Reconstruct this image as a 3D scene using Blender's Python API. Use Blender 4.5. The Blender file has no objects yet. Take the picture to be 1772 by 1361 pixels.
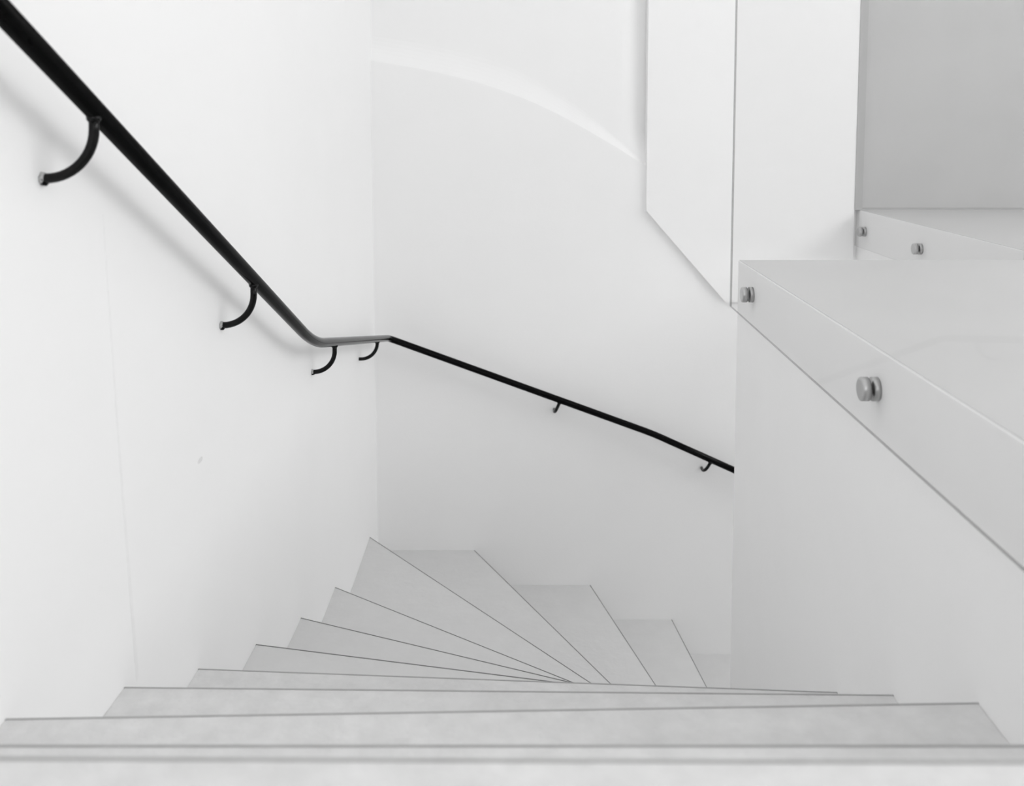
import bpy, bmesh, math, random
from mathutils import Vector, Matrix

scene = bpy.context.scene
COL = scene.collection
random.seed(7)

# ------------------------------------------------------------------ camera
cam_d = bpy.data.cameras.new('camera')
cam = bpy.data.objects.new('camera', cam_d)
COL.objects.link(cam)
F_PX, TAN_PITCH = 1600.0, 0.09            # focal length (in 1772 px) and tilt
PP = (925.0, 225.0 + F_PX * TAN_PITCH)    # principal point of the shifted lens
cam_d.sensor_fit = 'HORIZONTAL'
cam_d.sensor_width = 36.0
cam_d.lens = F_PX / 1772 * 36
cam_d.shift_x = (886.0 - PP[0]) / 1772
cam_d.shift_y = (PP[1] - 680.5) / 1772
cam_d.clip_start = 0.02
cam_d.clip_end = 60
cam.location = (0, 0, 0)
cam.rotation_euler = (math.pi / 2 - math.atan(TAN_PITCH), 0, 0)
cam_d.dof.use_dof = True
cam_d.dof.focus_distance = 2.4
cam_d.dof.aperture_fstop = 5.0
scene.camera = cam

# ------------------------------------------------------------------ light
world = bpy.data.worlds.new('world')
scene.world = world
world.use_nodes = True
wb = world.node_tree.nodes['Background']
wb.inputs[0].default_value = (1, 1, 1, 1)
wb.inputs[1].default_value = 0.6


def area(name, loc, target, sx, sy, power):
    d = bpy.data.lights.new(name, 'AREA')
    d.shape = 'RECTANGLE'
    d.size, d.size_y, d.energy = sx, sy, power
    o = bpy.data.objects.new(name, d)
    COL.objects.link(o)
    o.location = loc
    o.rotation_euler = (Vector(target) - Vector(loc)).to_track_quat('-Z', 'Y').to_euler()
    return o


area('window_daylight', (3.54, 1.0, 1.38), (-1, 1.0, 0.7), 3.5, 1.4, 72)
area('skylight_daylight', (0.3, 1.3, 2.36), (0.3, 1.3, 0), 1.6, 3.0, 6)
area('lower_fill_light', (1.95, 3.31, -0.595), (1.55, 3.31, -1.6), 0.9, 1.1, 20)  # unseen fill light added to brighten the deep stairwell
area('rear_fill_light', (0.70, -2.92, 1.25), (0.70, 4, 0.2), 2.4, 1.5, 22)  # unseen source added behind the eye to brighten the far wall

vs = scene.view_settings
vs.view_transform = 'Standard'
vs.look = 'None'
vs.gamma = 1
vs.use_curve_mapping = False
vs.exposure = -0.12
scene.cycles.max_bounces = 12          # white room: many inter-reflections
scene.cycles.diffuse_bounces = 10
scene.cycles.transparent_max_bounces = 12


# ------------------------------------------------------------------ materials
def newmat(name):
    m = bpy.data.materials.new(name)
    m.use_nodes = True
    nt = m.node_tree
    return m, nt, nt.nodes['Principled BSDF']


def paint(name, value, rough=0.6, var=0.02, scale=6.0, bump=0.05, bscale=60.0, detail=6.0, spec=0.3):
    m, nt, b = newmat(name)
    tc = nt.nodes.new('ShaderNodeTexCoord')
    n = nt.nodes.new('ShaderNodeTexNoise')
    n.inputs['Scale'].default_value = scale
    n.inputs['Detail'].default_value = detail
    n.inputs['Roughness'].default_value = 0.6
    nt.links.new(tc.outputs['Object'], n.inputs['Vector'])
    r = nt.nodes.new('ShaderNodeValToRGB')
    lo, hi = value * (1 - var), min(1, value * (1 + var))
    r.color_ramp.elements[0].position = 0.3
    r.color_ramp.elements[1].position = 0.7
    r.color_ramp.elements[0].color = (lo, lo, lo, 1)
    r.color_ramp.elements[1].color = (hi, hi, hi, 1)
    nt.links.new(n.outputs['Fac'], r.inputs['Fac'])
    nt.links.new(r.outputs['Color'], b.inputs['Base Color'])
    b.inputs['Roughness'].default_value = rough
    b.inputs['Specular IOR Level'].default_value = spec
    if bump:
        n2 = nt.nodes.new('ShaderNodeTexNoise')
        n2.inputs['Scale'].default_value = bscale
        n2.inputs['Detail'].default_value = 5
        nt.links.new(tc.outputs['Object'], n2.inputs['Vector'])
        bp = nt.nodes.new('ShaderNodeBump')
        bp.inputs['Strength'].default_value = bump
        bp.inputs['Distance'].default_value = 0.01
        nt.links.new(n2.outputs['Fac'], bp.inputs['Height'])
        nt.links.new(bp.outputs['Normal'], b.inputs['Normal'])
    return m


def glass_mat():
    m, nt, b = newmat('clear_glass')
    nt.nodes.remove(b)
    out = nt.nodes['Material Output']
    tr = nt.nodes.new('ShaderNodeBsdfTransparent')
    tr.inputs['Color'].default_value = (0.975, 0.975, 0.975, 1)
    gl = nt.nodes.new('ShaderNodeBsdfGlossy')
    gl.inputs['Roughness'].default_value = 0.0
    gl.inputs['Color'].default_value = (1, 1, 1, 1)
    lw = nt.nodes.new('ShaderNodeLayerWeight')
    lw.inputs['Blend'].default_value = 0.5
    pw = nt.nodes.new('ShaderNodeMath')
    pw.operation = 'POWER'
    pw.inputs[1].default_value = 4.0
    nt.links.new(lw.outputs['Facing'], pw.inputs[0])
    fr = nt.nodes.new('ShaderNodeMath')            # low-reflection coated glass
    fr.operation = 'MULTIPLY_ADD'
    fr.inputs[1].default_value = 0.03
    fr.inputs[2].default_value = 0.008
    nt.links.new(pw.outputs[0], fr.inputs[0])
    mx = nt.nodes.new('ShaderNodeMixShader')
    nt.links.new(fr.outputs[0], mx.inputs[0])
    nt.links.new(tr.outputs[0], mx.inputs[1])
    nt.links.new(gl.outputs[0], mx.inputs[2])
    nt.links.new(mx.outputs[0], out.inputs['Surface'])
    return m


def simple(name, v, rough, metal=0.0, spec=0.5):
    m = paint(name, v, rough, 0.04, 40, 0, spec=spec)
    m.node_tree.nodes['Principled BSDF'].inputs['Metallic'].default_value = metal
    return m


M_WALL = paint('white_wall_paint', 0.915, 0.62, 0.006, 3.0, 0.03, 90)
M_BACK = paint('white_far_wall_paint', 0.885, 0.62, 0.006, 3.0, 0.03, 90)
M_CORE = paint('white_core_paint', 0.915, 0.55, 0.010, 4.0, 0.03, 90)
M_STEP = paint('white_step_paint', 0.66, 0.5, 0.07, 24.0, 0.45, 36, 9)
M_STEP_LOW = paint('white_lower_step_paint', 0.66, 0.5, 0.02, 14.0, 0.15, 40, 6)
M_FLOOR = paint('pale_grey_floor_coating', 0.56, 0.5, 0.02, 3.0, 0.04, 60)
M_EDGE = paint('nosing_edge_grey', 0.20, 0.5, 0.05, 30, 0)
M_EDGE_UPPER = paint('upper_nosing_edge_grey', 0.38, 0.5, 0.08, 30, 0)  # lighter nosing grey for the upper steps
M_RAIL = simple('gloss_black_paint', 0.002, 0.16, 0.0, 0.07)
M_BRACKET = simple('gloss_black_bracket_paint', 0.003, 0.08, 0.0, 0.2)
M_STEEL = simple('brushed_steel', 0.50, 0.32, 1.0)
M_GASKET = simple('grey_rubber_gasket', 0.12, 0.6)
M_GLASS = glass_mat()
M_GEDGE = simple('polished_glass_edge', 0.10, 0.25)
_nt = M_GEDGE.node_tree
_tr, _mx = _nt.nodes.new('ShaderNodeBsdfTransparent'), _nt.nodes.new('ShaderNodeMixShader')
_mx.inputs[0].default_value = 0.55
_nt.links.new(_tr.outputs[0], _mx.inputs[1])
_nt.links.new(_nt.nodes['Principled BSDF'].outputs[0], _mx.inputs[2])
_nt.links.new(_mx.outputs[0], _nt.nodes['Material Output'].inputs['Surface'])
M_GEDGE2 = M_GEDGE.copy()
M_GEDGE2.name = 'thin_glass_edge'
[n for n in M_GEDGE2.node_tree.nodes if n.type == 'MIX_SHADER'][0].inputs[0].default_value = 0.22
M_DOOR = paint('grey_door_paint', 0.52, 0.45, 0.04, 2.0, 0.02, 40)
M_JAMB = paint('grey_door_frame_paint', 0.45, 0.5, 0.02, 4, 0)
M_PLASTER = paint('crumbled_plaster', 0.42, 0.9, 0.35, 200, 0.4, 250)
M_SEAM = paint('seam_paint', 0.885, 0.7, 0.02, 60, 0)
M_FILL = paint('filler_grey', 0.78, 0.8, 0.05, 80, 0)


# ------------------------------------------------------------------ helpers
def link(name, me, mat, parent=None, loc=None):
    o = bpy.data.objects.new(name, me)
    COL.objects.link(o)
    mats = mat if isinstance(mat, (list, tuple)) else [mat]
    if not me.materials:
        for m in mats:
            me.materials.append(m)
    if parent:
        o.parent = parent
    if loc is not None:
        o.location = loc
    return o


def finish(bm, name, smooth=False):
    bmesh.ops.recalc_face_normals(bm, faces=bm.faces)
    me = bpy.data.meshes.new(name)
    bm.to_mesh(me)
    bm.free()
    if smooth:
        for p in me.polygons:
            p.use_smooth = True
    return me


def tag(o, label, cat, group=None, kind=None):
    o['label'] = label
    o['category'] = cat
    if group:
        o['group'] = group
    if kind:
        o['kind'] = kind
    return o


def struct(o, label, cat):
    return tag(o, label, cat, kind='structure')


def empty(name, loc):
    o = bpy.data.objects.new(name, None)
    COL.objects.link(o)
    o.location = loc
    return o


def add_box(bm, a, b):
    v = [bm.verts.new((x, y, z)) for z in (a[2], b[2]) for y in (a[1], b[1]) for x in (a[0], b[0])]
    for q in ((0, 1, 3, 2), (4, 6, 7, 5), (0, 4, 5, 1), (2, 3, 7, 6), (0, 2, 6, 4), (1, 5, 7, 3)):
        bm.faces.new([v[i] for i in q])


def box_mesh(name, a, b, bevel=0.0):
    bm = bmesh.new()
    add_box(bm, a, b)
    if bevel:
        bmesh.ops.bevel(bm, geom=bm.edges[:], offset=bevel, segments=2, affect='EDGES')
    return finish(bm, name)


def prism(name, pts, lift, bevel=0.0):
    """closed polygon (3-D points in one plane) swept by the vector lift"""
    bm = bmesh.new()
    lift = Vector(lift)
    a = [bm.verts.new(p) for p in pts]
    b = [bm.verts.new(Vector(p) + lift) for p in pts]
    n = len(pts)
    bm.faces.new(a)
    bm.faces.new(list(reversed(b)))
    for i in range(n):
        j = (i + 1) % n
        bm.faces.new((a[i], b[i], b[j], a[j]))
    if bevel:
        bmesh.ops.recalc_face_normals(bm, faces=bm.faces)
        bmesh.ops.bevel(bm, geom=bm.edges[:], offset=bevel, segments=2, affect='EDGES')
    return finish(bm, name)


def fillet(pts, radii, n=10):
    out = [Vector(pts[0])]
    for i in range(1, len(pts) - 1):
        p, a, b = Vector(pts[i]), Vector(pts[i - 1]), Vector(pts[i + 1])
        u, v = (a - p).normalized(), (b - p).normalized()
        half = u.angle(v) / 2
        t = radii[i - 1] / math.tan(half)
        A, B = p + u * t, p + v * t
        for k in range(n + 1):
            s = k / n
            out.append(A * (1 - s) ** 2 + p * 2 * s * (1 - s) + B * s * s)
    out.append(Vector(pts[-1]))
    return out


def tube(name, pts, rad, seg=20, jitter=0.0):
    bm = bmesh.new()
    pts = [Vector(p) for p in pts]
    rings = []
    nrm = None
    for i, p in enumerate(pts):
        t = (pts[min(i + 1, len(pts) - 1)] - pts[max(i - 1, 0)]).normalized()
        if nrm is None:
            nrm = t.orthogonal().normalized()
        nrm = (nrm - t * nrm.dot(t)).normalized()
        bn = t.cross(nrm)
        r = rad[i] if isinstance(rad, (list, tuple)) else rad
        ring = []
        for k in range(seg):
            a = 2 * math.pi * k / seg
            rr = r * (1 + random.uniform(-jitter, jitter))
            ring.append(bm.verts.new(p + nrm * math.cos(a) * rr + bn * math.sin(a) * rr))
        rings.append(ring)
    for a, b in zip(rings, rings[1:]):
        for k in range(seg):
            bm.faces.new((a[k], a[(k + 1) % seg], b[(k + 1) % seg], b[k]))
    bm.faces.new(rings[0])
    bm.faces.new(rings[-1])
    me = finish(bm, name, True)
    return me


# ------------------------------------------------------------------ dimensions (metres, eye at the origin)
XL = -0.67            # face of the left wall
XR = 0.578            # stair-side face of the wall under the landing
YC = 2.600            # far end of that wall
YB = 4.01             # face of the far wall
XK = -0.705           # corner of left and far wall
ZF = -0.367           # landing floor on the right
ZF2 = -0.345          # floor beyond the stairwell
XF2 = 1.405            # its edge over the stairwell
ZTOP = 2.40
ZBOT = -2.95
WX = 3.6              # room wall with the window
RISER = 0.1632
Z0 = -0.581           # tread 0


def ztread(i):
    return Z0 - RISER * i


# ------------------------------------------------------------------ walls
o = link('wall_left', prism('wall_left', [(XL, -3, ZBOT), (XL, 2.5, ZBOT), (XK, YB + .04, ZBOT), (XK - .2, YB + .04, ZBOT), (XK - .2, -3, ZBOT)], (0, 0, ZTOP - ZBOT)), M_WALL)
wall_left = struct(o, 'smooth white side wall carrying the upper run of the black handrail', 'wall')


def interp(tab, x):
    for (x0, y0), (x1, y1) in zip(tab, tab[1:]):
        if x <= x1:
            s = (x - x0) / (x1 - x0)
            return y0 + s * (y1 - y0)
    return tab[-1][1]


def smooth_tab(tab, x):
    # Catmull-Rom through the table
    n = len(tab)
    for i in range(n - 1):
        if x <= tab[i + 1][0] or i == n - 2:
            x0, x1 = tab[i][0], tab[i + 1][0]
            s = max(0, min(1, (x - x0) / (x1 - x0)))
            p1, p2 = tab[i][1], tab[i + 1][1]
            m1 = (p2 - tab[i - 1][1]) / (x1 - tab[i - 1][0]) * (x1 - x0) if i else p2 - p1
            m2 = (tab[i + 2][1] - p1) / (tab[i + 2][0] - x0) * (x1 - x0) if i < n - 2 else p2 - p1
            return (2*s**3 - 3*s*s + 1)*p1 + (s**3 - 2*s*s + s)*m1 + (-2*s**3 + 3*s*s)*p2 + (s**3 - s*s)*m2


ARC_LO = [(-.705, .298), (-.435, .250), (-.187, .186), (.062, .087), (.313, -.050), (.476, -.152)]
ARC_HI = [(-.705, .405), (-.434, .358), (-.186, .297), (-.062, .248), (.187, .099), (.312, .000), (.476, -.135)]
RECESS = 0.034
bm = bmesh.new()
xs = [-.72 + (.49 + .72) * k / 96 for k in range(97)]
rows = []
for x in xs:
    zl, zh = smooth_tab(ARC_LO, x), smooth_tab(ARC_HI, x)
    col = [(x, YB, ZBOT), (x, YB, zl)]
    f = max(0, min(1, (x + .705) / 1.18))
    dep = RECESS * (1 - f) + .011 * f
    scoop = .045 * max(0, (x - .36) / .13) ** 2   # the upper wall sinks back beside the raised panel
    for k in range(1, 7):                      # ledge with a soft hollow at its back
        s = k / 6
        col.append((x, YB + dep * (1 - (1 - s) ** 1.6), zl + (zh - zl) * s))
    for dz, g in ((.03, .25), (.07, .65), (.12, 1.0)):
        col.append((x, YB + dep + scoop * g, zh + dz))
    col += [(x, YB + dep + scoop, ZTOP), (x, YB + .25, ZTOP), (x, YB + .25, ZBOT)]
    rows.append([bm.verts.new(c) for c in col])
for a, b in zip(rows, rows[1:]):
    for k in range(len(a)):
        j = (k + 1) % len(a)
        bm.faces.new((a[k], a[j], b[j], b[k]))
bm.faces.new(rows[0])
bm.faces.new(rows[-1])
add_box(bm, (.49, YB, ZBOT), (WX + .2, YB + .25, ZTOP))
o = link('wall_back', finish(bm, 'wall_back'), M_BACK)
wall_back = struct(o, 'white far wall of the stairwell with a shallow curved ledge', 'wall')

PX = 0.484
o = link('trim_1', prism('trim_1', [(PX, YB + .08, ZTOP), (PX, YB + .08, -.349), (.833, YB + .08, -.749), (XF2 - .0215, YB + .08, -.749), (XF2 - .0215, YB + .08, ZTOP)], (0, -.105, 0)), M_BACK)
struct(o, 'raised white wall panel with a slanting lower edge on the far wall', 'panel')

o = link('wall_right', box_mesh('wall_right', (XR, -3, ZBOT), (WX, YC, ZF - .001), .002), M_CORE)
struct(o, 'pale inner stair wall below the glass balustrade, ending in an upright edge', 'wall')
o = link('floor', box_mesh('floor', (XR + .003, -3, ZF - .002), (WX, YC - .003, ZF)), M_FLOOR)
struct(o, 'pale grey landing floor behind the near glass balustrade', 'floor')
o = link('floor', box_mesh('floor', (XF2 + .003, YC, ZF2 - .002), (WX, YB, ZF2)), M_FLOOR)
struct(o, 'pale grey floor behind the far glass balustrade, leading to the grey door', 'floor')

o = link('wall_slab', box_mesh('wall_slab', (XF2, YC, ZF2 - .22), (WX, YB, ZF2 - .001), .002), M_CORE)
struct(o, 'white slab edge carrying the far floor and its glass balustrade', 'slab')
bm = bmesh.new()
for a, b in (((WX, -3, ZBOT), (WX + .2, YB, ZF + .9)), ((WX, -3, 2.15), (WX + .2, YB, ZTOP)), ((WX, -3, ZF + .9), (WX + .2, -.85, 2.15)), ((WX, 2.85, ZF + .9), (WX + .2, YB, 2.15))):
    add_box(bm, a, b)
o = link('wall_side', finish(bm, 'wall_side'), M_WALL)
struct(o, 'white room wall with a wide window, facing the handrail wall', 'wall')
bm = bmesh.new()
for a, b in (((XL - .235, -3.2, ZBOT), (WX + .2, -3, .5)), ((XL - .235, -3.2, 2.0), (WX + .2, -3, ZTOP)), ((XL - .235, -3.2, .5), (-.5, -3, 2.0)), ((1.9, -3.2, .5), (WX + .2, -3, 2.0))):
    add_box(bm, a, b)
o = link('wall_rear', finish(bm, 'wall_rear'), M_WALL)
struct(o, 'white room wall at the head of the stairs', 'wall')
win = empty('window_1', (WX + .06, 1.0, ZF + .9))
struct(win, 'wide white-framed window in the room wall opposite the handrail', 'window')
for y in (-.85, .38, 1.62, 2.80):
    link('window_frame', box_mesh('window_frame', (0, y - 1.0, 0), (.08, y - .95, 2.15 - ZF - .9)), M_WALL, win)
for z in (0.0, 2.15 - ZF - .95):
    link('window_frame', box_mesh('window_frame', (0, -1.85, z), (.08, 1.85, z + .05)), M_WALL, win)
wr = empty('rear_fill_window', (.7, -3.12, .5))  # added frame around the rear fill light, out of view
struct(wr, 'white frame of an added fill-light window at the head of the stairs', 'window')
for x in (-1.2, -.025, 1.15):
    link('window_frame', box_mesh('window_frame', (x, 0, 0), (x + .05, .08, 1.5)), M_WALL, wr)
for z in (0.0, 1.45):
    link('window_frame', box_mesh('window_frame', (-1.2, 0, z), (1.2, .08, z + .05)), M_WALL, wr)
bm = bmesh.new()
for a, b in (((XK - .2, -3.2, ZTOP), (-.55, YB + .25, ZTOP + .2)), ((1.15, -3.2, ZTOP), (WX + .2, YB + .25, ZTOP + .2)),
             ((-.55, -3.2, ZTOP), (1.15, -.25, ZTOP + .2)), ((-.55, 2.85, ZTOP), (1.15, YB + .25, ZTOP + .2))):
    add_box(bm, a, b)
o = link('ceiling', finish(bm, 'ceiling'), M_WALL)
struct(o, 'flat white ceiling with a skylight over the stairs', 'ceiling')
sk = empty('window_2', (.3, 1.3, ZTOP + .05))
struct(sk, 'long skylight set in the white ceiling above the stairs', 'skylight')
for x in (-.85, .80):
    link('window_frame', box_mesh('window_frame', (x, -1.55, 0), (x + .05, 1.55, .08)), M_WALL, sk)
for y in (-1.55, 1.50):
    link('window_frame', box_mesh('window_frame', (-.8, y, 0), (.8, y + .05, .08)), M_WALL, sk)

# grey door in the far wall
dr = empty('door_1', (XF2 - .021, YB, ZF2))
struct(dr, 'plain grey door in the far wall behind the glass', 'door')
link('door_leaf', box_mesh('door_leaf', (.035, -.018, .008), (.95, .0, 2.05)), M_DOOR, dr)
link('door_frame', box_mesh('door_frame', (.0, -.028, 0), (.033, .0, 2.09)), M_JAMB, dr)
link('door_frame', box_mesh('door_frame', (.952, -.028, 0), (.985, .0, 2.09)), M_JAMB, dr)
link('door_frame', box_mesh('door_frame', (.033, -.028, 2.055), (.952, .0, 2.09)), M_JAMB, dr)
link('threshold', box_mesh('threshold', (.033, -.024, 0), (.952, .0, .0075)), M_JAMB, dr)

# ------------------------------------------------------------------ staircase
OUT = {-1: (XL, .583), 0: (XL, .826), 1: (XL, 1.109), 2: (XL, 1.434), 3: (XL, 1.753), 4: (XL, 2.122), 5: (XL - .001, 2.540),
       6: (-.682, 3.036), 7: (-.699, 3.785), 8: (-.271, YB), 9: (.251, YB), 10: (.622, YB), 11: (.965, YB), 12: (1.32, YB)}
INN = {-1: (XR, .576), 0: (XR, .826), 1: (XR, 1.142), 2: (XR, 1.413), 3: (XR, 1.676), 4: (XR, 1.857), 5: (XR, 2.031),
       6: (XR, 2.165), 7: (XR, 2.270), 8: (XR, 2.400), 9: (.619, YC), 10: (.798, YC), 11: (1.02, YC), 12: (1.32, YC)}
stair = empty('staircase', (0, 0, 0))
tag(stair, 'white painted winder staircase with thin dark nosing lines, turning down to the right', 'staircase')
DROP = RISER + .06
NW, NH = .0016, .0008
for i in range(-1, 13):
    z = ztread(i)
    if i == -1:
        poly = [(XL, -3), OUT[-1], INN[-1], (XR, -3)]
    else:
        poly = [OUT[i - 1], OUT[i]]
        if i == 8:
            poly.insert(1, (XK, YB))
        if i == 9:
            poly += [INN[9], (XR, YC), INN[8]]
        else:
            poly += [INN[i], INN[i - 1]]
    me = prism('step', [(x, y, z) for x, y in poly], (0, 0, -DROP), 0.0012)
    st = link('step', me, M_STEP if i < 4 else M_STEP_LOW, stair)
    # thin dark strip along the front edge of the tread
    a, b = Vector((*OUT[i], 0)), Vector((*INN[i], 0))
    t = (b - a).normalized()
    back = Vector((t.y, -t.x, 0))
    if back.dot(Vector((sum(p[0] for p in poly) / len(poly), sum(p[1] for p in poly) / len(poly), 0)) - a) < 0:
        back = -back
    q = [a - back * .0010, b - back * .0010, b + back * NW, a + back * NW]
    link('nosing_strip', prism('nosing_strip', [(p.x, p.y, z + NH) for p in q], (0, 0, -.0052)), M_EDGE_UPPER if i < 4 else M_EDGE, st)
# lower floor below the last winder
o = link('floor', box_mesh('floor', (1.32, YC, ztread(13) - .1), (WX, YB, ztread(13))), M_FLOOR)
struct(o, 'pale lower floor at the foot of the stairs', 'floor')

# ------------------------------------------------------------------ handrail
rail = empty('handrail', (0, 0, 0))
tag(rail, 'glossy black tubular handrail on curved brackets, bending around the stairwell corner', 'handrail')
RR = 0.0140
path = [(-.595, -.40, .862), (-.600, 2.470, -.578), (-.628, 3.915, -.893), (.517, 3.935, -1.322), (1.32, 3.935, -1.690)]
pts = fillet(path, [1.1, .05, 1.5], 16)
dense = [pts[0]]
for p in pts[1:]:
    dense.append(p)
link('rail', tube('rail', dense, RR, 28), M_RAIL, rail)


def rail_at(axis, val):
    for a, b in zip(dense, dense[1:]):
        if min(a[axis], b[axis]) <= val <= max(a[axis], b[axis]) and abs(b[axis] - a[axis]) > 1e-6:
            s = (val - a[axis]) / (b[axis] - a[axis])
            return a.lerp(b, s), (b - a).normalized()


def bracket(P, t, n, drop, lean, crumble):
    """arm drops from the rail and turns into the wall; n points from wall to rail"""
    d = Vector((0, 0, -1))
    dl = (d - t * d.dot(t)).normalized()
    d = (d * (1 - lean) + dl * lean).normalized()
    off = None
    if abs(n.x) > .5:
        y = P.y
        xw = XL if y < 2.5 else XL + (XK - XL) * (y - 2.5) / (YB + .04 - 2.5)
        off = P.x - xw
    else:
        off = YB - P.y
    r = min(off * .92, drop * .80)
    p0 = P + d * (RR * .4)
    p1 = P + d * drop
    p2 = p1 - n * off
    path = [p0]
    c = P + d * (drop - r) - n * r
    for k in range(15):
        a = math.pi / 2 * k / 14
        path.append(c + n * (r * math.cos(a)) + d * (r * math.sin(a)))
    path.append(p2)
    b = link('bracket', tube('bracket', path, .0070, 16), M_BRACKET, rail)
    link('weld_collar', tube('weld_collar', [P + d * (RR * .6), P + d * (RR + .001), P + d * (RR + .004)], [.0105, .0095, .0072], 14), M_BRACKET, b)
    if crumble:
        ring = tube('plaster_chip', [p2 + n * .0002, p2 + n * .0025, p2 + n * .006], [.0088, .0084, .0072], 18, .10)
        link('plaster_chip', ring, M_PLASTER, b)
        ring = tube('anchor_end', [p2 + n * .0002 + d * .003, p2 + n * .004 + d * .003, p2 + n * .007 + d * .001], [.0068, .0072, .0060], 12, .15)
        link('anchor_end', ring, M_RAIL, b)


NX, NY = Vector((1, 0, 0)), Vector((0, -1, 0))
for y, dp in ((.572, .094), (1.262, .094), (1.951, .098), (2.753, .092), (3.594, .080)):
    P, t = rail_at(1, y)
    bracket(P, t, NX, dp, .15, y < 3.2)
for x in (.112, .775):
    P, t = rail_at(0, x)
    bracket(P, t, NY, .070, 1.0, False)


# ------------------------------------------------------------------ glass balustrades
def balustrade(name, xg, y0, y1, zb, zt, xw, button_ys, zbtn, label, edge):
    root = empty(name, (xg, y1, zb))
    tag(root, label, 'balustrade')
    th = .006
    bm = bmesh.new()
    add_box(bm, (0, y0 - y1, 0), (th, 0, zt - zb))
    me = finish(bm, 'glass_pane')
    for m in (M_GLASS, edge):
        me.materials.append(m)
    for p in me.polygons:
        p.material_index = 0 if abs(p.normal.x) > .5 else 1
    link('glass_pane', me, M_GLASS, root)
    gap = xw - xg
    for y in button_ys:
        rad = .0205
        L = Vector((0, y - y1, zbtn - zb))
        X = Vector((1, 0, 0))
        cap = tube('standoff_button', [L - X * .0145, L - X * .0135, L - X * .0120, L - X * .0012, L - X * .0010], [rad - .004, rad - .0012, rad, rad, rad - .002], 40)
        for p in cap.polygons:
            p.use_smooth = abs(p.normal.x) < .3
        c = link('standoff_button', cap, M_STEEL, root)
        link('gasket', tube('gasket', [L - X * .0011, L + X * .0], [rad - .001, rad - .001], 32), M_GASKET, c)
        link('spacer', tube('spacer', [L + X * th, L + X * gap], [rad, rad], 32), M_STEEL, c)
    return root


balustrade('glass_balustrade', .562, -.50, 2.628, -.506, .73, XR, (2.420, 1.525, .630), -.4350,
           'clear frameless glass balustrade beside the upper steps, held by round steel buttons', M_GEDGE)
balustrade('glass_balustrade', 1.389, 2.604, 3.985, -.500, .73, XF2, (3.905, 3.335), -.4310,
           'smaller clear glass balustrade across the stairwell, before the grey door', M_GEDGE2)

# ------------------------------------------------------------------ lamp added unseen under the far slab to light the deep stairwell
fill_lamp = empty('fill_light_panel', (1.95, 3.31, ZF2 - .22))
tag(fill_lamp, 'flat white panel added around the fill light under the far slab', 'fill_lamp')
link('fill_housing', box_mesh('fill_housing', (-.48, -.58, -.014), (.48, .58, 0), .003), M_WALL, fill_lamp)
link('fill_diffuser', box_mesh('fill_diffuser', (-.45, -.55, -.018), (.45, .55, -.014), .001), M_WALL, fill_lamp)

# ------------------------------------------------------------------ small marks on the left wall
ring = [(2 * math.pi * k / 20, 1 + random.uniform(-.06, .06)) for k in range(20)]
link('filled_screw_hole', prism('filled_screw_hole', [(XL + .0006, 1.800 + .013 * r * math.cos(t), -.659 + .0056 * r * math.sin(t)) for t, r in ring], (-.002, 0, 0)), M_FILL, wall_left)
sm = [(XL + .0004, 1.429, -.130), (XL + .0004, 1.450, -.496), (XL + .0004, 1.473, -.790), (XL + .0004, 1.484, -.925)]
sw = [.0018, .0030, .0045, .0050]
link('plaster_seam', prism('plaster_seam', [(p[0], p[1] - w, p[2]) for p, w in zip(sm, sw)] + [(p[0], p[1] + w, p[2]) for p, w in reversed(list(zip(sm, sw)))], (-.001, 0, 0)), M_SEAM, wall_left)
